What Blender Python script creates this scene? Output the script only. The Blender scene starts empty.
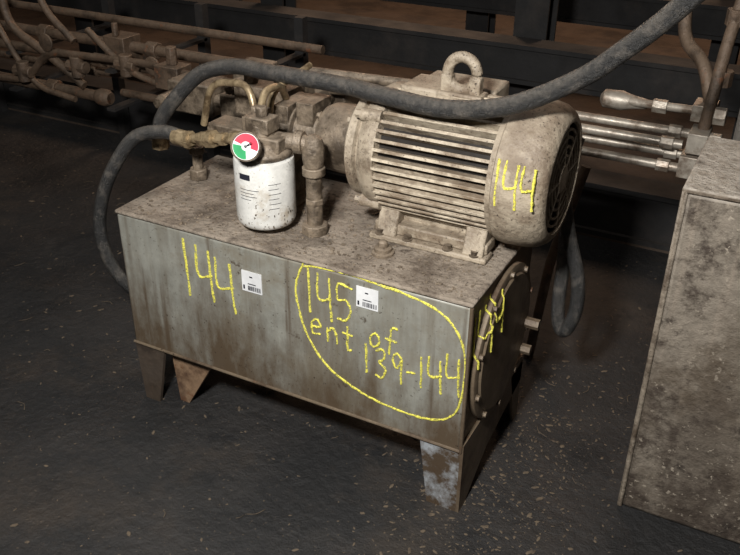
import bpy, bmesh, math, random
from mathutils import Vector, Matrix
random.seed(7)
PI=math.pi
COL=bpy.context.scene.collection
V=Vector
# ------------------------------------------------------------------ materials
def mat(name, base, dirt=None, rust=None, scale=6, rough=.65, metal=0.0, bump=.15, dirt_amt=.5, rust_amt=.0,
        dust=None, dust_amt=.0, streak=False, speck=None, speck_amt=.5, bump_scale=60, low=None, speck_scale=14, drip=None, blotch=None):
    m=bpy.data.materials.new(name); m.use_nodes=True
    nt=m.node_tree; N=nt.nodes; L=nt.links; N.clear()
    out=N.new('ShaderNodeOutputMaterial'); b=N.new('ShaderNodeBsdfPrincipled'); L.new(b.outputs[0],out.inputs[0])
    b.inputs['Roughness'].default_value=rough; b.inputs['Metallic'].default_value=metal
    tc=N.new('ShaderNodeTexCoord')
    def noise(sc,det=8,ro=.6,stretch=None,off=0):
        n=N.new('ShaderNodeTexNoise'); n.inputs['Scale'].default_value=sc; n.inputs['Detail'].default_value=det; n.inputs['Roughness'].default_value=ro
        mp=N.new('ShaderNodeMapping'); mp.inputs['Location'].default_value=(off,off*.7,off*1.3)
        if stretch: mp.inputs['Scale'].default_value=stretch
        L.new(tc.outputs['Object'],mp.inputs[0]); L.new(mp.outputs[0],n.inputs['Vector']); return n.outputs['Fac']
    def ramp(fac,a,c):
        r=N.new('ShaderNodeMapRange'); r.inputs['From Min'].default_value=a; r.inputs['From Max'].default_value=c; r.clamp=True
        L.new(fac,r.inputs['Value']); return r.outputs[0]
    def op(k,a,c):
        n=N.new('ShaderNodeMath'); n.operation=k
        for i,q in enumerate((a,c)):
            if isinstance(q,(int,float)): n.inputs[i].default_value=q
            else: L.new(q,n.inputs[i])
        return n.outputs[0]
    def mix(fac,c1,c2):
        x=N.new('ShaderNodeMix'); x.data_type='RGBA'
        if isinstance(fac,float): x.inputs[0].default_value=fac
        else: L.new(fac,x.inputs[0])
        for i,c in ((6,c1),(7,c2)):
            if isinstance(c,tuple): x.inputs[i].default_value=(*c,1)
            else: L.new(c,x.inputs[i])
        return x.outputs[2]
    v=noise(scale*2.3,6,.7,off=3); d=tuple(c*.68 for c in base)
    col=mix(ramp(v,.3,.7),d,tuple(base))
    if dirt:
        f=noise(scale,10,.68,stretch=(1,1,.12) if streak else None,off=1)
        col=mix(ramp(f,.62-.25*dirt_amt,.78-.25*dirt_amt),col,tuple(dirt))
        if streak:
            f=noise(scale*.9,10,.7,off=31); col=mix(ramp(f,.50,.64),col,tuple(c*1.2 for c in dirt))
    if drip: # thin vertical runs
        dc,da=drip; f=noise(30,5,.55,stretch=(1,1,.045),off=40); g=noise(4,4,.6,off=44)
        col=mix(op('MULTIPLY',ramp(f,.54,.68),op('MULTIPLY',ramp(g,.36,.55),da)),col,tuple(dc))
    if low:
        z0,z1,lc,st=low
        sp=N.new('ShaderNodeSeparateXYZ'); L.new(tc.outputs['Object'],sp.inputs[0])
        h=op('DIVIDE',op('SUBTRACT',z1,sp.outputs['Z']),z1-z0)
        n1=noise(scale*1.2,10,.72,stretch=(1,1,.35),off=7)
        k=ramp(op('ADD',h,op('MULTIPLY',op('SUBTRACT',n1,.5),3.2)),.3,1.1)
        col=mix(op('MULTIPLY',k,st),col,tuple(lc))
    if blotch:
        bc,sc,lo,hi=blotch; col=mix(ramp(noise(sc,12,.75,off=61),lo,hi),col,tuple(bc))
    if rust:
        f=noise(scale*1.7,10,.72,off=9)
        col=mix(ramp(f,.72-.25*rust_amt,.80-.25*rust_amt),col,tuple(rust))
    if dust:
        g=N.new('ShaderNodeNewGeometry'); sx=N.new('ShaderNodeSeparateXYZ'); L.new(g.outputs['Normal'],sx.inputs[0])
        u=ramp(sx.outputs['Z'],.05,.8); f=ramp(noise(scale*3,8,.7,off=5),.3,.6)
        col=mix(op('MULTIPLY',op('MULTIPLY',u,f),dust_amt),col,tuple(dust))
    if speck:
        f=noise(scale*speck_scale,5,.6,off=12); g=noise(scale*1.2,4,.6,off=52)
        col=mix(op('MULTIPLY',ramp(f,.74-.2*speck_amt,.77-.2*speck_amt),ramp(g,.38,.58)),col,tuple(speck))
    L.new(col,b.inputs['Base Color'])
    if bump:
        bn=N.new('ShaderNodeBump'); bn.inputs['Strength'].default_value=bump; bn.inputs['Distance'].default_value=.01
        L.new(noise(bump_scale,8,.65,off=2),bn.inputs['Height']); L.new(bn.outputs[0],b.inputs['Normal'])
    rr=ramp(noise(scale*1.3,6,.6,off=20),.3,.7)
    mr=N.new('ShaderNodeMapRange'); mr.inputs['To Min'].default_value=max(.05,rough-.15); mr.inputs['To Max'].default_value=min(1,rough+.15); L.new(rr,mr.inputs['Value']); L.new(mr.outputs[0],b.inputs['Roughness'])
    return m
M={}
M['tank']=mat('tank_paint',(.31,.305,.265),dirt=(.165,.145,.11),rust=(.05,.032,.018),scale=6,rough=.5,metal=.1,dirt_amt=.56,rust_amt=.30,streak=True,bump=.08,speck=(.04,.028,.018),speck_amt=.5,low=(.16,.54,(.085,.057,.033),.95),speck_scale=22,drip=((.08,.052,.03),.85),blotch=((.055,.035,.02),10,.60,.66))
M['tanktop']=mat('tank_top_grime',(.34,.28,.22),dirt=(.125,.095,.07),rust=(.06,.042,.03),scale=8,rough=.8,dirt_amt=.64,rust_amt=.46,bump=.95,speck=(.03,.022,.016),speck_amt=.64,blotch=((.065,.048,.034),4,.55,.66))
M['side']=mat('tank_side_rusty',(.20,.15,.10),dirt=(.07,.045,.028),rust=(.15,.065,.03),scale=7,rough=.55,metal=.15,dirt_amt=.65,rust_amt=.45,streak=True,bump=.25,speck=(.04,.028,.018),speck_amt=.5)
M['legdark']=mat('leg_dark_rust',(.075,.055,.04),dirt=(.035,.025,.018),rust=(.14,.075,.04),scale=12,rough=.6,dirt_amt=.6,rust_amt=.4,bump=.3)
M['legrust']=mat('leg_rust',(.27,.17,.10),dirt=(.085,.046,.026),rust=(.13,.05,.02),scale=14,rough=.7,dirt_amt=.75,rust_amt=.65)
M['legworn']=mat('leg_worn_metal',(.50,.53,.56),dirt=(.10,.07,.046),scale=14,rough=.4,metal=.3,dirt_amt=.88,rust=(.08,.04,.022),rust_amt=.6)
M['motor']=mat('motor_dusty_paint',(.45,.375,.28),dirt=(.17,.125,.085),rust=(.08,.053,.032),scale=12,rough=.52,dirt_amt=.66,rust_amt=.45,dust=(.25,.20,.15),dust_amt=.6,bump=.5,speck=(.05,.035,.024),speck_amt=.72,blotch=((.11,.08,.053),7,.54,.65))
M['fins']=mat('motor_fin_dust',(.62,.53,.40),dirt=(.20,.145,.095),scale=16,rough=.58,dirt_amt=.7,dust=(.21,.165,.12),dust_amt=.85,bump=.35,speck=(.07,.048,.032),speck_amt=.68)
M['dark']=mat('grimy_core_fan_shade',(.016,.012,.009),scale=8,rough=.9)
M['cast']=mat('dirty_casting',(.27,.21,.15),dirt=(.06,.044,.03),scale=18,rough=.5,metal=.2,dirt_amt=.78,dust=(.30,.24,.18),dust_amt=.6,bump=.5,speck=(.028,.02,.014),speck_amt=.65)
M['brass']=mat('old_brass',(.46,.35,.21),dirt=(.12,.082,.045),scale=24,rough=.38,metal=.45,dirt_amt=.68)
M['pipe']=mat('steel_tube_dusty',(.48,.43,.36),dirt=(.15,.11,.08),rust=(.13,.07,.04),scale=16,rough=.42,metal=.4,dirt_amt=.6,rust_amt=.3,dust=(.32,.265,.21),dust_amt=.5)
M['pipeold']=mat('old_pipe_rusty',(.15,.10,.066),dirt=(.05,.034,.023),rust=(.18,.075,.035),scale=12,rough=.58,metal=.2,dirt_amt=.6,rust_amt=.55,dust=(.20,.145,.10),dust_amt=.65,speck=(.03,.02,.014),speck_amt=.6,bump=.5)
M['hose']=mat('rubber_hose_dusty',(.026,.025,.024),dirt=(.095,.083,.07),scale=30,rough=.48,dirt_amt=.46,dust=(.15,.133,.112),dust_amt=.6,bump=.7,bump_scale=240)
M['white']=mat('filter_white_paint',(.76,.745,.70),dirt=(.42,.36,.28),scale=12,rough=.32,dirt_amt=.42,bump=.03,speck=(.10,.075,.05),speck_amt=.55)
M['ink']=mat('black_print',(.02,.02,.03),scale=5,rough=.5,bump=0)
M['label']=mat('label_paper',(.85,.85,.85),scale=5,rough=.4,bump=0)
M['red']=mat('gauge_red',(.80,.03,.07),scale=5,rough=.7,bump=0)
M['green']=mat('gauge_green',(.01,.32,.10),scale=5,rough=.7,bump=0)
M['floor']=mat('floor_oily_concrete',(.0165,.016,.016),dirt=(.027,.0245,.023),rust=(.0085,.0085,.009),rust_amt=.6,scale=2.6,rough=.70,dirt_amt=.55,bump=1.0,bump_scale=38,speck=(.075,.058,.042),speck_amt=.52,speck_scale=34,blotch=((.040,.031,.024),1.4,.52,.68))
M['soil']=mat('brown_dirt_ground',(.085,.06,.043),dirt=(.035,.025,.019),scale=3,rough=.95,dirt_amt=.6,bump=.8,bump_scale=20)
M['steeldark']=mat('dark_grimy_steel',(.018,.017,.017),dirt=(.032,.027,.024),scale=4,rough=.75,dirt_amt=.5,dust=(.055,.046,.039),dust_amt=.6)
M['block']=mat('machine_base_grime',(.22,.185,.145),dirt=(.09,.068,.047),rust=(.035,.025,.018),scale=5,rough=.75,dirt_amt=.72,rust_amt=.55,bump=1.0,speck=(.30,.255,.20),speck_amt=.55,dust=(.46,.41,.35),dust_amt=.95,speck_scale=16,bump_scale=30,drip=((.27,.22,.17),.6),low=(-.2,.8,(.06,.043,.03),.9),blotch=((.05,.036,.026),5,.52,.60))
M['blockedge']=mat('machine_base_edge',(.28,.23,.175),dirt=(.085,.06,.04),rust=(.10,.05,.03),scale=12,rough=.7,dirt_amt=.7,rust_amt=.55,dust=(.46,.41,.35),dust_amt=.9,bump=.8,speck=(.05,.035,.02),speck_amt=.65,blotch=((.07,.05,.033),14,.54,.64))
M['concrete']=mat('pillar_concrete',(.20,.185,.165),dirt=(.08,.07,.06),scale=5,rough=.85,dirt_amt=.7,bump=.8,streak=True)
M['wall']=mat('wall_dark',(.03,.026,.022),scale=1,rough=.9)
M['leaf']=mat('debris_brown',(.14,.105,.07),dirt=(.04,.03,.022),scale=30,rough=.9)
def chalkmat():
    m=bpy.data.materials.new('yellow_chalk'); m.use_nodes=True; nt=m.node_tree; N=nt.nodes; L=nt.links
    b=N['Principled BSDF']; b.inputs['Base Color'].default_value=(.74,.68,.10,1); b.inputs['Roughness'].default_value=.9
    n=N.new('ShaderNodeTexNoise'); n.inputs['Scale'].default_value=240; n.inputs['Detail'].default_value=5; n.inputs['Roughness'].default_value=.7
    tc=N.new('ShaderNodeTexCoord'); L.new(tc.outputs['Object'],n.inputs['Vector'])
    r=N.new('ShaderNodeMapRange'); r.inputs['From Min'].default_value=.37; r.inputs['From Max'].default_value=.52; L.new(n.outputs['Fac'],r.inputs['Value']); L.new(r.outputs[0],b.inputs['Alpha'])
    return m
M['chalk']=chalkmat()
# ------------------------------------------------------------------ mesh helpers
def B(): return bmesh.new()
def emit(name,bm,m,parent=None,bevel=0,sharp=.6,fix=True):
    if fix: bmesh.ops.recalc_face_normals(bm,faces=bm.faces[:])
    for f in bm.faces: f.smooth=True
    for e in bm.edges:
        if len(e.link_faces)==2 and e.calc_face_angle(0)>sharp: e.smooth=False
    me=bpy.data.meshes.new(name); bm.to_mesh(me); bm.free(); me.materials.append(M[m])
    o=bpy.data.objects.new(name,me); COL.objects.link(o)
    if parent: o.parent=parent
    if bevel:
        b=o.modifiers.new('bevel','BEVEL'); b.width=bevel; b.segments=2; b.limit_method='ANGLE'; b.angle_limit=.7
    return o
def empty(name):
    o=bpy.data.objects.new(name,None); COL.objects.link(o); o.empty_display_size=.05; return o
def box(bm,lo,hi):
    x0,y0,z0=lo;x1,y1,z1=hi
    v=[bm.verts.new(p) for p in((x0,y0,z0),(x1,y0,z0),(x1,y1,z0),(x0,y1,z0),(x0,y0,z1),(x1,y0,z1),(x1,y1,z1),(x0,y1,z1))]
    for f in((0,3,2,1),(4,5,6,7),(0,1,5,4),(1,2,6,5),(2,3,7,6),(3,0,4,7)): bm.faces.new([v[i] for i in f])
def prism(bm,pts,ex):
    a=[bm.verts.new(V(p)) for p in pts]; b=[bm.verts.new(V(p)+V(ex)) for p in pts]; n=len(a)
    bm.faces.new(a); bm.faces.new(b[::-1])
    for i in range(n): bm.faces.new((a[i],b[i],b[(i+1)%n],a[(i+1)%n]))
def frame(ax):
    ax=V(ax).normalized(); t=V((0,0,1)) if abs(ax.z)<.9 else V((0,1,0))
    u=ax.cross(t).normalized(); return ax,u,ax.cross(u)
def lathe(bm,o,ax,prof,seg=32,cap=True,rot=0):
    o=V(o); ax,u,w=frame(ax); rings=[]
    for d,r in prof: rings.append([bm.verts.new(o+ax*d+(u*math.cos(rot+2*PI*i/seg)+w*math.sin(rot+2*PI*i/seg))*r) for i in range(seg)])
    for a,b in zip(rings,rings[1:]):
        for i in range(seg): bm.faces.new((a[i],a[(i+1)%seg],b[(i+1)%seg],b[i]))
    if cap: bm.faces.new(rings[0][::-1]); bm.faces.new(rings[-1])
def cyl(bm,p0,p1,r,seg=20,r1=None,rot=0):
    p0=V(p0);p1=V(p1); lathe(bm,p0,p1-p0,[(0,r),((p1-p0).length,r if r1 is None else r1)],seg,True,rot)
def hexb(bm,p,ax,r=.01,h=.008):
    p=V(p); a=V(ax).normalized(); cyl(bm,p,p+a*h*.25,r*1.35,14); cyl(bm,p+a*h*.25,p+a*h,r,6)
def cat(pts,n=8):
    pts=[V(p) for p in pts]; P=[pts[0]*2-pts[1]]+pts+[pts[-1]*2-pts[-2]]; out=[]
    for i in range(1,len(P)-2):
        a,b,c,d=P[i-1:i+3]
        for k in range(n):
            t=k/n; out.append(.5*((2*b)+(c-a)*t+(2*a-5*b+4*c-d)*t*t+(3*b-a-3*c+d)*t**3))
    out.append(pts[-1]); return out
def tube(bm,pts,r,seg=14,smooth=8):
    P=cat(pts,smooth) if smooth else [V(p) for p in pts]
    T=[(P[min(i+1,len(P)-1)]-P[max(i-1,0)]).normalized() for i in range(len(P))]
    u=frame(T[0])[1]; rings=[]
    for i,p in enumerate(P):
        u=(u-T[i]*u.dot(T[i])).normalized(); w=T[i].cross(u); q=r(i) if callable(r) else r
        rings.append([bm.verts.new(p+(u*math.cos(2*PI*k/seg)+w*math.sin(2*PI*k/seg))*q) for k in range(seg)])
    for a,b in zip(rings,rings[1:]):
        for i in range(seg): bm.faces.new((a[i],a[(i+1)%seg],b[(i+1)%seg],b[i]))
    bm.faces.new(rings[0][::-1]); bm.faces.new(rings[-1])
def bend(pts,rad=.04,n=6):
    pts=[V(p) for p in pts]; out=[pts[0]]
    for a,b,c in zip(pts,pts[1:],pts[2:]):
        d1=(a-b);d2=(c-b); r=min(rad,d1.length*.45,d2.length*.45); s=b+d1.normalized()*r; e=b+d2.normalized()*r
        for k in range(n+1):
            t=k/n; out.append(s*(1-t)**2+b*2*t*(1-t)+e*t*t)
    out.append(pts[-1]); return out
def pipe(bm,pts,r,rad=.05,seg=12): tube(bm,bend(pts,rad),r,seg,0)
def coll(bm,p,ax,r,w,seg=6):
    a=V(ax).normalized(); cyl(bm,V(p)-a*w/2,V(p)+a*w/2,r,seg)
# ------------------------------------------------------------------ room shell
bm=B(); box(bm,(-9,-8,-.05),(9,1.6,0)); emit('floor',bm,'floor')
bm=B(); box(bm,(-9,1.6,-.05),(9,14,.01)); emit('ground_dirt',bm,'soil')
bm=B(); box(bm,(-9,14,0),(9,14.2,5)); emit('wall_back',bm,'wall')
# ------------------------------------------------------------------ tank
W,D,H,HB=.95,.42,.578,.183
tank=empty('hydraulic_tank')
bm=B(); box(bm,(0,0,HB),(W,D,H-.01)); o=emit('tank_body',bm,'tank',tank,.006)
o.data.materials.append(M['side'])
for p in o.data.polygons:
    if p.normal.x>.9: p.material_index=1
bm=B(); box(bm,(-.003,-.003,H-.010),(W+.004,D+.006,H)); emit('top_plate',bm,'tanktop',tank,.004)
bm=B(); tube(bm,[(0,-.002,HB+.004),(W,-.002,HB+.004)],.004,8,0); tube(bm,[(W+.001,-.0,HB),(W+.001,-.0,H-.01)],.0045,8,0); emit('weld_seam',bm,'side',tank)
t=.01
bm=B()
prism(bm,[(0,0,HB+.004),(.098,0,HB+.004),(.098,0,HB-.004),(.06,0,0),(0.012,0,0)],(0,t,0))
prism(bm,[(0,t,HB),(0.01,t,0),(0.01,.05,0),(0,.14,HB)],(t,0,0))
prism(bm,[(0,D,HB),(.095,D,HB),(.05,D,0),(0,D,0)],(0,-t,0))
prism(bm,[(0,D-t,HB),(0,D-t,0),(0,D-.06,0),(0,D-.14,HB)],(t,0,0))
emit('leg_left',bm,'legdark',tank)
bm=B(); prism(bm,[(.09,.035,HB),(.225,.035,HB),(.225,.035,HB-.03),(.135,.035,0),(.105,.035,0)],(0,t,0)); emit('leg_gusset',bm,'legrust',tank)
bm=B(); prism(bm,[(W,0,HB+.004),(W-.10,0,HB+.004),(W-.10,0,HB),(W-.075,0,.0),(W,0,0)],(0,t,0)); emit('leg_front_plate',bm,'legworn',tank)
bm=B()
prism(bm,[(W,0,HB+.02),(W,0,0),(W,.035,0),(W,.17,.075),(W,.30,.10),(W,D,.12),(W,D,HB+.02)],(.008,0,0))
prism(bm,[(W,D,HB),(W-.09,D,HB),(W-.05,D,0),(W,D,0)],(0,-t,0))
prism(bm,[(W,D-.09,HB),(W,D-.03,0),(W,D,0),(W,D,HB)],(.008,0,0))
emit('leg_side_plate',bm,'side',tank)
bm=B(); cy,cz=.212,.367
lathe(bm,(W,cy,cz),(1,0,0),[(0,.190),(.012,.190),(.014,.186),(.014,.168),(.019,.164),(.019,.02),(.019,.001)],56,True); emit('inspection_cover',bm,'side',tank)
bm=B()
for i in range(10):
    a=2*PI*i/10+.3; hexb(bm,(W+.013,cy+math.cos(a)*.178,cz+math.sin(a)*.178),(1,0,0),.007,.008)
cyl(bm,(W+.02,.36,.34),(W+.055,.36,.34),.014,6); cyl(bm,(W+.02,.345,.27),(W+.045,.345,.27),.013,6)
emit('cover_bolts',bm,'side',tank)
bm=B(); lathe(bm,(.69,.11,H),(0,0,1),[(0,.026),(.006,.026),(.008,.02),(.016,.02),(.018,.012),(.03,.011),(.034,.006)],18); emit('fill_cap',bm,'cast',tank)
crng=random.Random(3)
def strokes(name,ss,place,r=.0036,parent=None):
    bm=B()
    for s in ss:
        s2=[(a.x+crng.gauss(0,.0005),a.y+crng.gauss(0,.0005)) for a in cat([(p[0],p[1],0) for p in s],7)]
        rr=[r*crng.uniform(.6,1.15) for _ in s2]
        tube(bm,[place(*q) for q in s2],lambda i:rr[i],6,0)
    return emit(name,bm,'chalk',parent)
front=lambda x,z:(x,-.0003,z)
def dig(c,x,z,w,h):
    G={'1':[[(0.3,1),(.45,0)]],
       '4':[[(0,1),(.05,.45),(.95,.5)],[(.8,.95),(.85,.4),(.95,0)]],
       '5':[[(1,.95),(.15,1),(.1,.58),(.6,.6),(.9,.35),(.6,.05),(.05,.05)]],
       '3':[[(0,.9),(.6,1),(.8,.75),(.35,.53),(.9,.35),(.6,.02),(0,.05)]],
       '9':[[(.9,.85),(.4,1),(.1,.75),(.45,.5),(.9,.8)],[(.9,.85),(.85,.4),(.9,0)]],
       '-':[[(0,.5),(1,.55)]],
       'e':[[(0,.5),(.9,.6),(.6,1),(.1,.7),(.2,.1),(.9,.15)]],
       'n':[[(0,.9),(.1,0)],[(.05,.6),(.5,.95),(.85,.6),(.95,0)]],
       't':[[(.5,1.4),(.5,.1),(.9,0)],[(0,.95),(1,.9)]],
       'o':[[(.5,1),(.05,.6),(.3,.05),(.85,.3),(.8,.85),(.45,1)]],
       'f':[[(1,1.5),(.5,1.45),(.4,.6),(.35,-.3)],[(0,.7),(.95,.65)]]}[c]
    return [[(x+a*w,z+b*h) for a,b in s] for s in G]
ss=dig('1',.197,.39,.03,.158)+dig('4',.242,.39,.045,.15)+dig('4',.298,.375,.052,.145)
strokes('chalk_144',ss,front,.0034,tank)
ss=dig('1',.548,.445,.03,.115)+dig('4',.582,.435,.038,.118)+dig('5',.63,.445,.042,.095)
ss+=dig('e',.562,.385,.028,.045)+dig('n',.605,.378,.028,.042)+dig('t',.645,.372,.028,.045)
ss+=dig('o',.715,.40,.028,.038)+dig('f',.755,.405,.030,.040)
ss+=dig('1',.70,.325,.02,.078)+dig('3',.732,.322,.028,.078)+dig('9',.772,.322,.028,.08)+dig('-',.808,.330,.022,.06)+dig('1',.838,.33,.018,.082)+dig('4',.862,.33,.034,.09)+dig('4',.904,.335,.034,.105)
ell=[(.455,.568),(.43,.50),(.445,.42),(.475,.36),(.53,.305),(.61,.27),(.70,.25),(.80,.245),(.87,.255),(.918,.29),(.935,.36),(.932,.45),(.90,.51),(.84,.545),(.74,.562),(.62,.57),(.52,.57),(.458,.562)]
ell=[(.524+(x-.43)*.834,z) for x,z in ell]
ss.append(ell); strokes('chalk_145_ent_of_139_144',ss,front,.0031,tank)
def side(a,b):
    d=math.hypot(a-cy,b-cz)
    return (W+(.0195 if d<.166 else .0142 if d<.190 else .0005),a,b)
ss=dig('1',.022,.40,.02,.13)+dig('4',.052,.41,.045,.125)+dig('4',.112,.425,.05,.12)
strokes('chalk_side_144',ss,side,.0027,tank)
def label(n,x,z,w,h):
    bm=B(); box(bm,(x,-.002,z),(x+w,.001,z+h)); emit('label_'+n,bm,'label',tank)
    bm=B()
    xx=x+w*.3
    while xx<x+w*.92:
        ww=random.choice([.0012,.002,.0008]); box(bm,(xx,-.0026,z+h*.08),(xx+ww,-.001,z+h*.30)); xx+=ww+random.choice([.001,.002])
    box(bm,(x+w*.3,-.0026,z+h*.38),(x+w*.7,-.001,z+h*.42)); box(bm,(x+w*.06,-.0026,z+h*.1),(x+w*.14,-.001,z+h*.30)); box(bm,(x+w*.4,-.0026,z+h*.72),(x+w*.55,-.001,z+h*.78))
    emit('label_print_'+n,bm,'ink',tank)
label('a',.374,.452,.056,.055); label('b',.682,.497,.054,.052)
bm=B()
for i in range(1300):
    x=random.uniform(.02,.93);y=random.uniform(.01,.40);s=random.uniform(.001,.0036)
    if i%9==0: s*=1.6
    m=Matrix.Translation((x,y,H+s*.3))@Matrix.Rotation(random.random()*6,4,'Z')@Matrix.Diagonal((s*random.uniform(.7,2.2),s,s*.6,1))
    bmesh.ops.create_icosphere(bm,subdivisions=1,radius=1,matrix=m)
emit('top_grit',bm,'cast',tank,fix=False)
# ------------------------------------------------------------------ electric motor
motor=empty('electric_motor'); my,mz=.29,.765
X=(1,0,0)
bm=B(); lathe(bm,(.635,my,mz),X,[(0,.125),(.30,.125)],40); emit('stator_core',bm,'dark',motor)
bm=B(); nf=44
for i in range(nf):
    a=2*PI*i/nf; c,s=math.cos(a),math.sin(a); tdir=V((0,-s,c))*.0038; r0,r1=.12,.151
    p=[V((.64,my+c*r0,mz+s*r0)),V((.925,my+c*r0,mz+s*r0)),V((.925,my+c*r1,mz+s*r1)),V((.64,my+c*r1,mz+s*r1))]
    prism(bm,[q-tdir for q in p],tdir*2)
emit('cooling_fins',bm,'fins',motor,.001)
bm=B(); lathe(bm,(.555,my,mz),X,[(0,.07),(0,.118),(.006,.126),(.024,.126),(.028,.116),(.038,.118),(.043,.138),(.065,.150),(.088,.150),(.09,.13)],48)
lathe(bm,(.91,my,mz),X,[(0,.13),(0,.154),(.016,.156),(.018,.13)],48); emit('end_bells',bm,'motor',motor)
bm=B()
for a in(PI/4,3*PI/4,5*PI/4,7*PI/4):
    c,s=math.cos(a),math.sin(a); hexb(bm,(.555,my+c*.10,mz+s*.10),(-1,0,0),.010,.012)
    cyl(bm,(.595,my+c*.146,mz+s*.146),(.645,my+c*.146,mz+s*.146),.015,12)
    cyl(bm,(.58,my+c*.146,mz+s*.146),(.595,my+c*.146,mz+s*.146),.010,6)
emit('through_bolts',bm,'motor',motor)
bm=B(); lathe(bm,(.922,my,mz),X,[(0,.145),(0,.157),(.003,.162),(.02,.164),(.065,.162),(.088,.157),(.105,.145),(.113,.132),(.113,.124),(.105,.124)],56,False); emit('fan_cover',bm,'motor',motor)
bm=B(); lathe(bm,(1.0,my,mz),X,[(0,.14),(.012,.14)],40); emit('fan_shadow_disc',bm,'dark',motor)  # near-black disc: shade inside the fan cover put into the colour
bm=B()
for r in(.03,.05,.07,.09,.107,.124):
    k=40; tube(bm,[(1.029,my+math.cos(2*PI*i/k)*r,mz+math.sin(2*PI*i/k)*r) for i in range(k+1)],.0036,6,0)
for i in range(8):
    a=PI*i/4; cyl(bm,(1.029,my+math.cos(a)*.02,mz+math.sin(a)*.02),(1.028,my+math.cos(a)*.127,mz+math.sin(a)*.127),.0045,8)
cyl(bm,(1.022,my,mz),(1.034,my,mz),.03,20); emit('fan_grille',bm,'motor',motor)
bm=B()
box(bm,(.625,.165,H),(.915,.215,H+.014)); box(bm,(.625,.365,H),(.915,.415,H+.014))
for x0 in(.64,.855):
    prism(bm,[(x0,.17,H+.012),(x0,.235,H+.012),(x0,.255,mz-.09),(x0,.20,mz-.09)],(.05,0,0)); prism(bm,[(x0,.41,H+.012),(x0,.345,H+.012),(x0,.325,mz-.09),(x0,.38,mz-.09)],(.05,0,0))
box(bm,(.63,.185,H+.014),(.91,.24,H+.040)); box(bm,(.63,.34,H+.014),(.91,.39,H+.040)); box(bm,(.66,.22,H+.03),(.88,.36,mz-.11)); emit('feet',bm,'motor',motor,.004)
bm=B()
for x in(.65,.72,.82,.885):
    for y in(.175,.40): hexb(bm,(x,y,H+.014),(0,0,1),.009,.012)
emit('foot_bolts',bm,'cast',motor)
bm=B(); ex,ez=.785,.952
ring=[(ex+math.cos(2*PI*i/32)*.034,my,ez+math.sin(2*PI*i/32)*.036+.008) for i in range(33)]
tube(bm,ring,.0125,12,0); box(bm,(ex-.046,my-.013,.905),(ex-.02,my+.013,ez+.005)); box(bm,(ex+.02,my-.013,.905),(ex+.046,my+.013,ez+.005)); box(bm,(ex-.055,my-.025,.895),(ex+.055,my+.025,.921))
emit('lifting_eye',bm,'motor',motor,.004)
bm=B(); box(bm,(.65,my-.03,mz+.12),(.74,my+.08,mz+.158)); box(bm,(.64,my+.10,.80),(.83,my+.20,.90)); emit('terminal_box',bm,'motor',motor,.006)
def onfan(x,z):
    th=(z-mz)/.163; return (x,my-math.cos(th)*.1635,mz+math.sin(th)*.1635)
ss=dig('1',.928,.745,.018,.10)+dig('4',.950,.745,.032,.10)+dig('4',.988,.75,.030,.09)
strokes('chalk_motor_144',ss,onfan,.0031,motor)
# ------------------------------------------------------------------ pump
pump=empty('hydraulic_pump'); pz=.76
bm=B(); lathe(bm,(.29,my,pz),X,[(0,.03),(0,.048),(.02,.05),(.03,.05),(.032,.068),(.085,.068),(.088,.055),(.15,.052),(.16,.075),(.175,.082),(.262,.086)],36); emit('pump_housing',bm,'cast',pump)
bm=B(); box(bm,(.33,my-.06,pz-.075),(.37,my+.06,pz+.075)); box(bm,(.385,my-.045,pz+.03),(.43,my+.045,pz+.085))
for a in range(6):
    A=a*PI/3; hexb(bm,(.29,my+math.cos(A)*.035,pz+math.sin(A)*.035),(-1,0,0),.007,.01)
    hexb(bm,(.450,my+math.cos(A)*.068,pz+math.sin(A)*.068),(-1,0,0),.008,.012)
emit('pump_flange',bm,'cast',pump,.006)
bm=B(); box(bm,(.33,my-.05,H),(.36,my+.05,pz-.05)); box(bm,(.30,my-.07,H),(.39,my+.07,H+.012)); emit('pump_foot',bm,'cast',pump,.003)
# ------------------------------------------------------------------ oil filter
fil=empty('oil_filter'); fx,fy=.385,.10
bm=B(); lathe(bm,(fx,fy,.596),(0,0,1),[(0,.03),(.0,.056),(.004,.064),(.012,.069),(.02,.0705),(.158,.0705),(.164,.069),(.168,.063)],48); emit('filter_can',bm,'white',fil)
bm=B(); lathe(bm,(fx,fy,.764),(0,0,1),[(0,.062),(.005,.068),(.016,.068),(.022,.058),(.036,.050),(.038,.03),(.075,.026)],36)
box(bm,(fx-.05,fy-.03,.782),(fx+.06,fy+.03,.815)); emit('filter_head',bm,'cast',fil,.004)
def patch(bm,a0,a1,z0,z1,r=.0711,n=6):
    vs=[]
    for i in range(n+1):
        a=a0+(a1-a0)*i/n; c,s=math.cos(a)*r,math.sin(a)*r; vs.append((bm.verts.new((fx+c,fy+s,z0)),bm.verts.new((fx+c,fy+s,z1))))
    for p,q in zip(vs,vs[1:]): bm.faces.new((p[0],q[0],q[1],p[1]))
bm=B(); dg=math.radians
patch(bm,dg(-108),dg(-84),.724,.738)
for k,(a,b_) in enumerate([(-108,-68),(-108,-78),(-108,-72),(-108,-84)]): patch(bm,dg(a),dg(b_),.700-k*.008,.7014-k*.008)
for k in range(6): patch(bm,dg(-50),dg(-26-4*(k%2)),.715-k*.012,.7162-k*.012)
emit('filter_print',bm,'ink',fil,fix=False)
bm=B()
for i in range(44):
    a=dg(random.uniform(-130,20)); z=.602+abs(random.gauss(0,.022)); w=random.uniform(.01,.06); patch(bm,a,a+w,z,z+random.uniform(.001,.006),.0712,2)
emit('filter_splatter',bm,'cast',fil,fix=False)
gau=empty('pressure_gauge'); gn=V((.32,-.80,.42)).normalized(); gc=V((.405,.005,.817)); ga,gu,gw=frame(gn)
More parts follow.
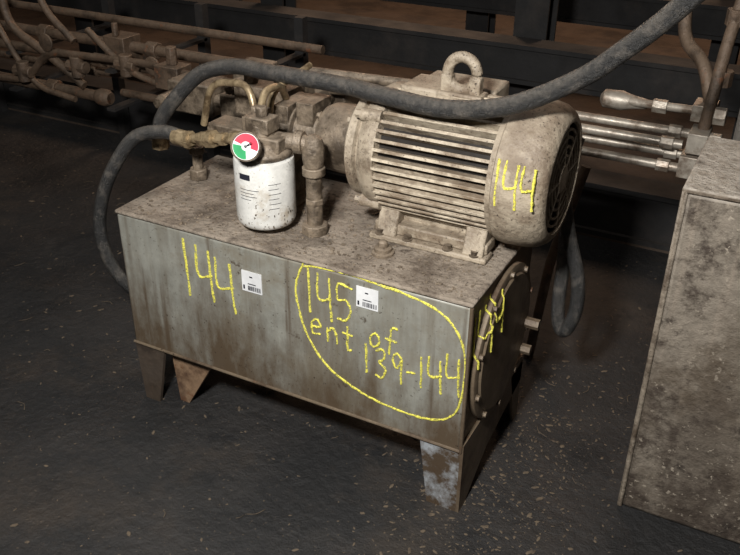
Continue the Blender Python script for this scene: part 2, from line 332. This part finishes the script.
bm=B(); lathe(bm,gc-gn*.03,gn,[(0,.014),(.008,.031),(.026,.033),(.032,.033),(.034,.030),(.030,.029)],32,False); emit('gauge_case',bm,'cast',gau)
def sector(bm,a0,a1,r0,r1,off,n=16):
    vs=[]
    for i in range(n+1):
        a=a0+(a1-a0)*i/n; d=(V((1,0,0))-gn*gn.x).normalized(); e=gn.cross(d)
        q=(d*math.cos(a)+e*math.sin(a)); vs.append((bm.verts.new(gc+gn*off+q*r0),bm.verts.new(gc+gn*off+q*r1)))
    for p,q in zip(vs,vs[1:]): bm.faces.new((p[0],p[1],q[1],q[0]))
bm=B(); sector(bm,0,2*PI,.0005,.030,.0005,32); emit('gauge_dial',bm,'label',gau,fix=False)
bm=B(); sector(bm,dg(-10),dg(165),.011,.028,.0012); emit('gauge_red_zone',bm,'red',gau,fix=False)
bm=B(); sector(bm,dg(180),dg(285),.009,.028,.0012); emit('gauge_green_zone',bm,'green',gau,fix=False)
bm=B(); cyl(bm,gc+gn*.002,gc+gn*.002+V((.016,0,.012)),.0012,6); cyl(bm,gc,gc+gn*.005,.003,12); emit('gauge_needle',bm,'ink',gau)
bm=B(); cyl(bm,gc-gn*.025,(fx,fy-.02,.80),.011,10); emit('gauge_stem',bm,'brass',gau)
ret=empty('return_pipe')
bm=B(); pipe(bm,[(.50,.13,H),(.50,.13,.80),(.43,.115,.80)],.019,.03,16); emit('riser',bm,'cast',ret)
bm=B(); coll(bm,(.50,.13,H+.012),(0,0,1),.032,.024,8); coll(bm,(.50,.13,.735),(0,0,1),.027,.02,14); coll(bm,(.468,.123,.80),(1,.2,0),.027,.02,14)
lathe(bm,(.50,.13,.745),(0,0,1),[(0,.022),(.02,.026),(.05,.026),(.068,.02),(.075,.008)],16); coll(bm,(.50,.13,.66),(0,0,1),.0225,.015,6); emit('pipe_fittings',bm,'cast',ret,.002)
fit=empty('tube_fittings')
bm=B(); cyl(bm,(.12,.15,.737),(.34,.105,.79),.011,12)
for q,r,w in((.02,.020,.035),(.28,.018,.02),(.42,.022,.03),(.62,.016,.02),(.85,.020,.03)): coll(bm,V((.12,.15,.737)).lerp(V((.34,.105,.79)),q),(.22,-.045,.053),r,w)
emit('hose_adapter',bm,'brass',fit)
bm=B(); pipe(bm,[(.10,.25,.74),(.14,.24,.86),(.27,.22,.88),(.30,.20,.80)],.009,.05); pipe(bm,[(.335,.2,.80),(.335,.22,.87),(.37,.34,.91)],.008,.03); pipe(bm,[(.38,.10,.86),(.37,.14,.90),(.36,.22,.89),(.33,.29,.83)],.009,.04)
emit('bent_tubes',bm,'brass',fit)
bm=B(); box(bm,(.355,.075,.82),(.415,.125,.855)); coll(bm,(.385,.10,.865),(0,0,1),.015,.025); box(bm,(.27,.18,.76),(.345,.23,.81)); coll(bm,(.30,.2,.82),(0,0,1),.014,.03); coll(bm,(.33,.2,.825),(0,0,1),.014,.025)
cyl(bm,(.06,.26,H),(.06,.26,.66),.014,10); coll(bm,(.06,.26,H+.015),(0,0,1),.026,.03); coll(bm,(.06,.26,.66),(0,0,1),.022,.02); cyl(bm,(.06,.26,.66),(.0,.252,.685),.013,10)
cyl(bm,(.18,.3,H),(.18,.3,.72),.011,10); coll(bm,(.18,.3,.70),(0,0,1),.02,.03); box(bm,(.10,.26,.70),(.25,.34,.74)); box(bm,(.12,.36,.74),(.28,.46,.82)); box(bm,(.16,.37,.57),(.22,.41,.74)); cyl(bm,(.15,.40,.82),(.15,.40,.86),.02,8); cyl(bm,(.24,.40,.82),(.24,.40,.85),.018,6); emit('valve_blocks',bm,'cast',fit,.003)
# ------------------------------------------------------------------ hoses
def hose(pts,r=.0175,ends=()):
    h=empty('hydraulic_hose'); bm=B(); tube(bm,pts,lambda i:r*(1+.015*(-1)**i),20,20); emit('rubber_hose',bm,'hose',h)
    bm=B()
    for p,ax in ends: coll(bm,p,ax,r*1.15,.04,18); coll(bm,V(p)-V(ax).normalized()*.025,ax,r*1.25,.018,6)
    if ends: emit('hose_ferrule',bm,'brass',h)
    else: bm.free()
hose([(-.045,.245,.69),(-.04,.25,.73),(.005,.26,.79),(.08,.28,.862),(.18,.285,.893),(.28,.27,.898),(.385,.25,.905),(.53,.225,.912),(.682,.175,.920),(.805,.165,.920),(.938,.17,.948),(1.061,.2,1.012),(1.137,.2,1.078),(1.19,.2,1.13),(1.232,.2,1.177),(1.30,.2,1.26),(1.4,.22,1.38)],.0195,[((-.047,.245,.685),(.02,.02,1))])
hose([(.12,.15,.737),(.05,.15,.742),(-.036,.135,.715),(-.105,.11,.62),(-.15,.10,.52),(-.165,.095,.43),(-.15,.10,.34),(-.105,.12,.26),(-.05,.18,.20),(-.03,.30,.14),(-.02,.45,.06)],.0175,[((.105,.15,.737),(-1,0,.05))])
hose([(1.0,.52,.78),(.99,.48,.70),(1.02,.45,.58),(1.062,.45,.45),(1.070,.45,.36),(1.055,.45,.295),(1.035,.46,.285),(1.02,.47,.34),(1.01,.5,.48),(.98,.55,.60),(.9,.6,.66)],.0175)
# ------------------------------------------------------------------ pipe run behind
pr=empty('pipe_run')
bm=B()
for z,y,x0,x1,r in((.64,1.05,-3.5,.1,.020),(.575,1.02,-3.5,.2,.018),(.50,1.10,-3.5,.2,.014),(.435,1.0,-3.5,-.95,.022),(.42,1.12,-1.0,.5,.016),(.69,1.2,-3.5,-.1,.016)):
    cyl(bm,(x0,y,z),(x1,y,z),r,14)
pipe(bm,[(-1.9,.98,.42),(-1.35,.96,.46),(-1.2,.95,.60),(-.7,.95,.62),(-.4,.8,.66),(-.2,.75,.68)],.014,.08)
pipe(bm,[(-1.5,1.0,1.2),(-1.42,.98,.66),(-1.25,.97,.60),(-1.05,.97,.48)],.017,.08)
pipe(bm,[(-1.28,1.0,1.2),(-1.25,1.0,.76),(-1.1,1.0,.64)],.014,.1)
pipe(bm,[(-1.52,.96,1.2),(-1.50,.96,.74),(-1.40,.96,.56),(-1.30,.96,.44),(-1.1,.96,.42)],.012,.1)
pipe(bm,[(-1.7,1.0,.64),(-1.68,.96,.5),(-1.6,.96,.44)],.014,.06)
pipe(bm,[(-1.0,.98,.70),(-.8,.95,.58),(-.6,.93,.55),(-.2,.85,.60),(-.1,.76,.66)],.013,.08)
emit('old_pipes',bm,'pipeold',pr)
bm=B()
for x in(-2.3,-1.45,-.92,-.42): 
    box(bm,(x-.02,1.55,0),(x+.02,1.59,.70)); box(bm,(x-.02,.98,.545),(x+.02,1.57,.557)); box(bm,(x-.02,.96,.40),(x+.02,1.57,.411))
emit('pipe_supports',bm,'steeldark',pr)
bm=B()
for x,y,z,r in((-1.62,1.0,.435,.036),(-1.25,1.0,.435,.034),(-1.0,1.02,.575,.028),(-1.3,1.05,.64,.032),(-.75,1.05,.64,.032),(-.5,1.02,.575,.027),(-.3,1.05,.64,.032),(-1.75,1.02,.575,.03),(-1.7,1.05,.64,.03),(-.62,1.1,.50,.022),(-1.12,1.1,.50,.024)): coll(bm,(x,y,z),X,r,.05,8)
for x,z in((-1.35,.50),(-1.05,.56),(-.8,.60)): cyl(bm,(x,.95,z-.04),(x,.95,z+.04),.026,12); coll(bm,(x,.95,z),X,.024,.09,10)
for x,z in((-1.55,.60),(-1.18,.64),(-.66,.62)): lathe(bm,(x,.96,z),(0,-1,0),[(0,.012),(.02,.012),(.022,.034),(.03,.036),(.034,.02)],14)
lathe(bm,(-1.02,1.0,.435),(1,0,0),[(0,.026),(.02,.034),(.05,.034),(.07,.024)],14)
box(bm,(-.95,1.0,.56),(-.85,1.1,.68)); cyl(bm,(-.90,1.02,.68),(-.90,1.02,.73),.012,10); box(bm,(-.52,.78,.60),(-.42,.86,.68)); cyl(bm,(-.47,.82,.68),(-.47,.82,.74),.02,6); emit('pipe_couplings',bm,'pipeold',pr,.003)
vm=empty('valve_manifold')
bm=B(); box(bm,(-.33,.62,.60),(-.16,.72,.70)); box(bm,(-.10,.58,.60),(.42,.72,.70)); box(bm,(-.06,.60,.70),(.04,.70,.79)); box(bm,(.08,.60,.70),(.18,.70,.77)); box(bm,(.22,.60,.70),(.32,.70,.78)); box(bm,(-.05,.6,0),(.0,.66,.6)); box(bm,(.32,.6,0),(.37,.66,.6)); emit('manifold_blocks',bm,'cast',vm,.006)
bm=B()
for x in(-.28,-.01,.13,.27): cyl(bm,(x,.62,.745 if x>-.1 else .66),(x,.53,.745 if x>-.1 else .66),.022,16); cyl(bm,(x,.53,.745 if x>-.1 else .66),(x,.51,.745 if x>-.1 else .66),.016,6)
cyl(bm,(-.10,.65,.65),(-.2,.65,.65),.02,10); cyl(bm,(.3,.56,.78),(.55,.56,.80),.014,12); cyl(bm,(.2,.62,.80),(.6,.66,.80),.014,12); emit('solenoids',bm,'cast',vm)
rt_=empty('steel_tubing')
bm=B()
for z,y,x0,x1 in((.705,.90,.3,1.22),(.685,.86,.3,1.20),(.645,.90,.3,1.23),(.620,.86,.3,1.21)): cyl(bm,(x0,y,z),(x1,y,z),.0125,14)
pipe(bm,[(.97,1.0,.735),(1.24,.95,.755)],.012,.05)
emit('tubes',bm,'pipe',rt_)
bm=B()
box(bm,(1.20,.84,.60),(1.26,.93,.66)); box(bm,(1.21,.84,.67),(1.26,.93,.725)); box(bm,(1.20,.91,.735),(1.26,.99,.78))
for z in(.63,.70,.77): coll(bm,(1.275,.88,z),X,.024,.03,6)
for x,y,z in((1.17,.90,.705),(1.16,.86,.685),(1.17,.90,.645),(1.16,.86,.62)): coll(bm,(x,y,z),X,.018,.035,6)
lathe(bm,(.94,1.0,.735),X,[(0,.012),(.01,.026),(.06,.028),(.09,.020),(.13,.014)],14); coll(bm,(1.11,.97,.745),X,.02,.04)
emit('tube_fitting_nuts',bm,'pipe',rt_,.002)
bm=B(); pipe(bm,[(1.24,.90,.72),(1.25,.95,.95),(1.26,1.0,1.05),(1.27,1.05,1.5)],.016,.08)
pipe(bm,[(.98,.75,.62),(.93,.70,.35),(.9,.7,0)],.014,.05)
pipe(bm,[(1.24,.95,.78),(1.2,1.0,.87),(1.12,1.1,.90),(1.10,1.15,1.05),(1.16,1.2,1.5)],.018,.08)
for z in(.85,1.0): coll(bm,(1.255,.95 if z<.9 else .98,z),(0,0,1),.026,.04,8)
emit('riser_pipes',bm,'pipeold',rt_)
# ------------------------------------------------------------------ machine base at right
mb=empty('machine_base')
bm=B(); box(bm,(1.292,.205,0),(2.6,.53,.825)); emit('base_body',bm,'block',mb,.012)
bm=B(); box(bm,(1.286,.201,0),(1.298,.26,.828)); box(bm,(1.286,.201,.820),(2.6,.53,.832)); emit('base_trim',bm,'blockedge',mb,.004)
bm=B(); box(bm,(1.345,.56,0),(2.6,.80,3.0)); box(bm,(1.335,.55,0),(1.37,.565,3.0)); emit('pillar',bm,'concrete',None,.008)
# ------------------------------------------------------------------ background structure
def beam(n,lo,hi,m='steeldark'):
    bm=B(); x0,y0,z0=lo;x1,y1,z1=hi
    box(bm,(x0,y0,z0),(x1,y1,z0+.02)); box(bm,(x0,y0,z1-.02),(x1,y1,z1)); ym=y0+.03; box(bm,(x0,ym-.01,z0+.02),(x1,ym+.01,z1-.02)); emit(n,bm,m)
beam('steel_beam',(-6,1.6,.01),(5,1.75,.22))
beam('steel_beam',(-6,2.35,.32),(5,2.5,.50))
beam('steel_beam',(-6,3.6,.34),(5,3.8,.52))
for i,(x,y,w) in enumerate([(-2.6,2.6,.14),(-1.2,2.6,.14),(.25,2.6,.16),(1.3,2.6,.16),(2.6,2.6,.15),(-.5,3.9,.15),(-2.5,3.9,.15),(1.0,3.9,.15)]):
    bm=B(); box(bm,(x-w/2,y-w/2,0.01),(x+w/2,y-w/2+.015,3)); box(bm,(x-w/2,y+w/2-.015,0.01),(x+w/2,y+w/2,3)); box(bm,(x-.008,y-w/2+.015,0.01),(x+.008,y+w/2-.015,3)); emit('steel_column',bm,'steeldark')
bm=B()
for i in range(3800):
    x=random.uniform(-2.5,1.3);y=random.uniform(-1.0,1.5);s=abs(random.gauss(0,.0016))+.0005
    if random.random()<.4: x=random.gauss(1.0,.15); y=random.gauss(.1,.35)
    m=Matrix.Translation((x,y,s*.3))@Matrix.Rotation(random.random()*6,4,'Z')@Matrix.Diagonal((s*random.uniform(.8,3),s,s*.5,1))
    bmesh.ops.create_icosphere(bm,subdivisions=1,radius=1,matrix=m)
for i in range(110):
    x=random.uniform(-1.5,1.25);y=random.uniform(-.8,1.2);a=random.random()*6;l=random.uniform(.015,.05)
    tube(bm,[(x,y,.002),(x+math.cos(a)*l*.5,y+math.sin(a)*l*.5,.004),(x+math.cos(a+.4)*l,y+math.sin(a+.4)*l,.002)],.0009,5,3)
emit('floor_litter',bm,'leaf',fix=False)
# ------------------------------------------------------------------ lights
def area(n,loc,tgt,size,pw,col=(1,1,1)):
    l=bpy.data.lights.new(n,'AREA'); l.size=size; l.energy=pw; l.color=col; o=bpy.data.objects.new(n,l); COL.objects.link(o); o.location=loc
    o.rotation_euler=(V(tgt)-V(loc)).to_track_quat('-Z','Y').to_euler()
area('flash_bounce',(1.0,-1.4,1.88),(.55,.2,.55),.2,74,(1,.985,.955))
area('ceiling_lamp',(-.6,.6,3.0),(.2,.4,.3),.9,10,(1,.95,.9))
for x,y in((-1.5,4.6),(1.0,5.2)):
    area('sodium_lamp',(x,y,3.2),(x,y-1.2,0),.8,48,(1,.66,.44))
w=bpy.data.worlds.new('world'); w.use_nodes=True; w.node_tree.nodes['Background'].inputs[0].default_value=(.5,.48,.47,1); w.node_tree.nodes['Background'].inputs[1].default_value=.025
bpy.context.scene.world=w
try: bpy.context.scene.view_settings.view_transform='Standard'
except Exception: pass
# ------------------------------------------------------------------ camera
a,t,r=-0.4734,0.5155,0.0125
f=V((math.sin(a)*math.cos(t),math.cos(a)*math.cos(t),-math.sin(t))); rt=V((math.cos(a),-math.sin(a),0)); up=rt.cross(f)
rr=rt*math.cos(r)+up*math.sin(r); uu=up*math.cos(r)-rt*math.sin(r)
cd=bpy.data.cameras.new('camera'); cd.sensor_width=36; cd.lens=.8516*1000/740*36; cam=bpy.data.objects.new('camera',cd); COL.objects.link(cam)
m=Matrix((rr,uu,-f)).transposed().to_4x4(); m.translation=V((1.4435,-1.4233,1.4832)); cam.matrix_world=m
bpy.context.scene.camera=cam
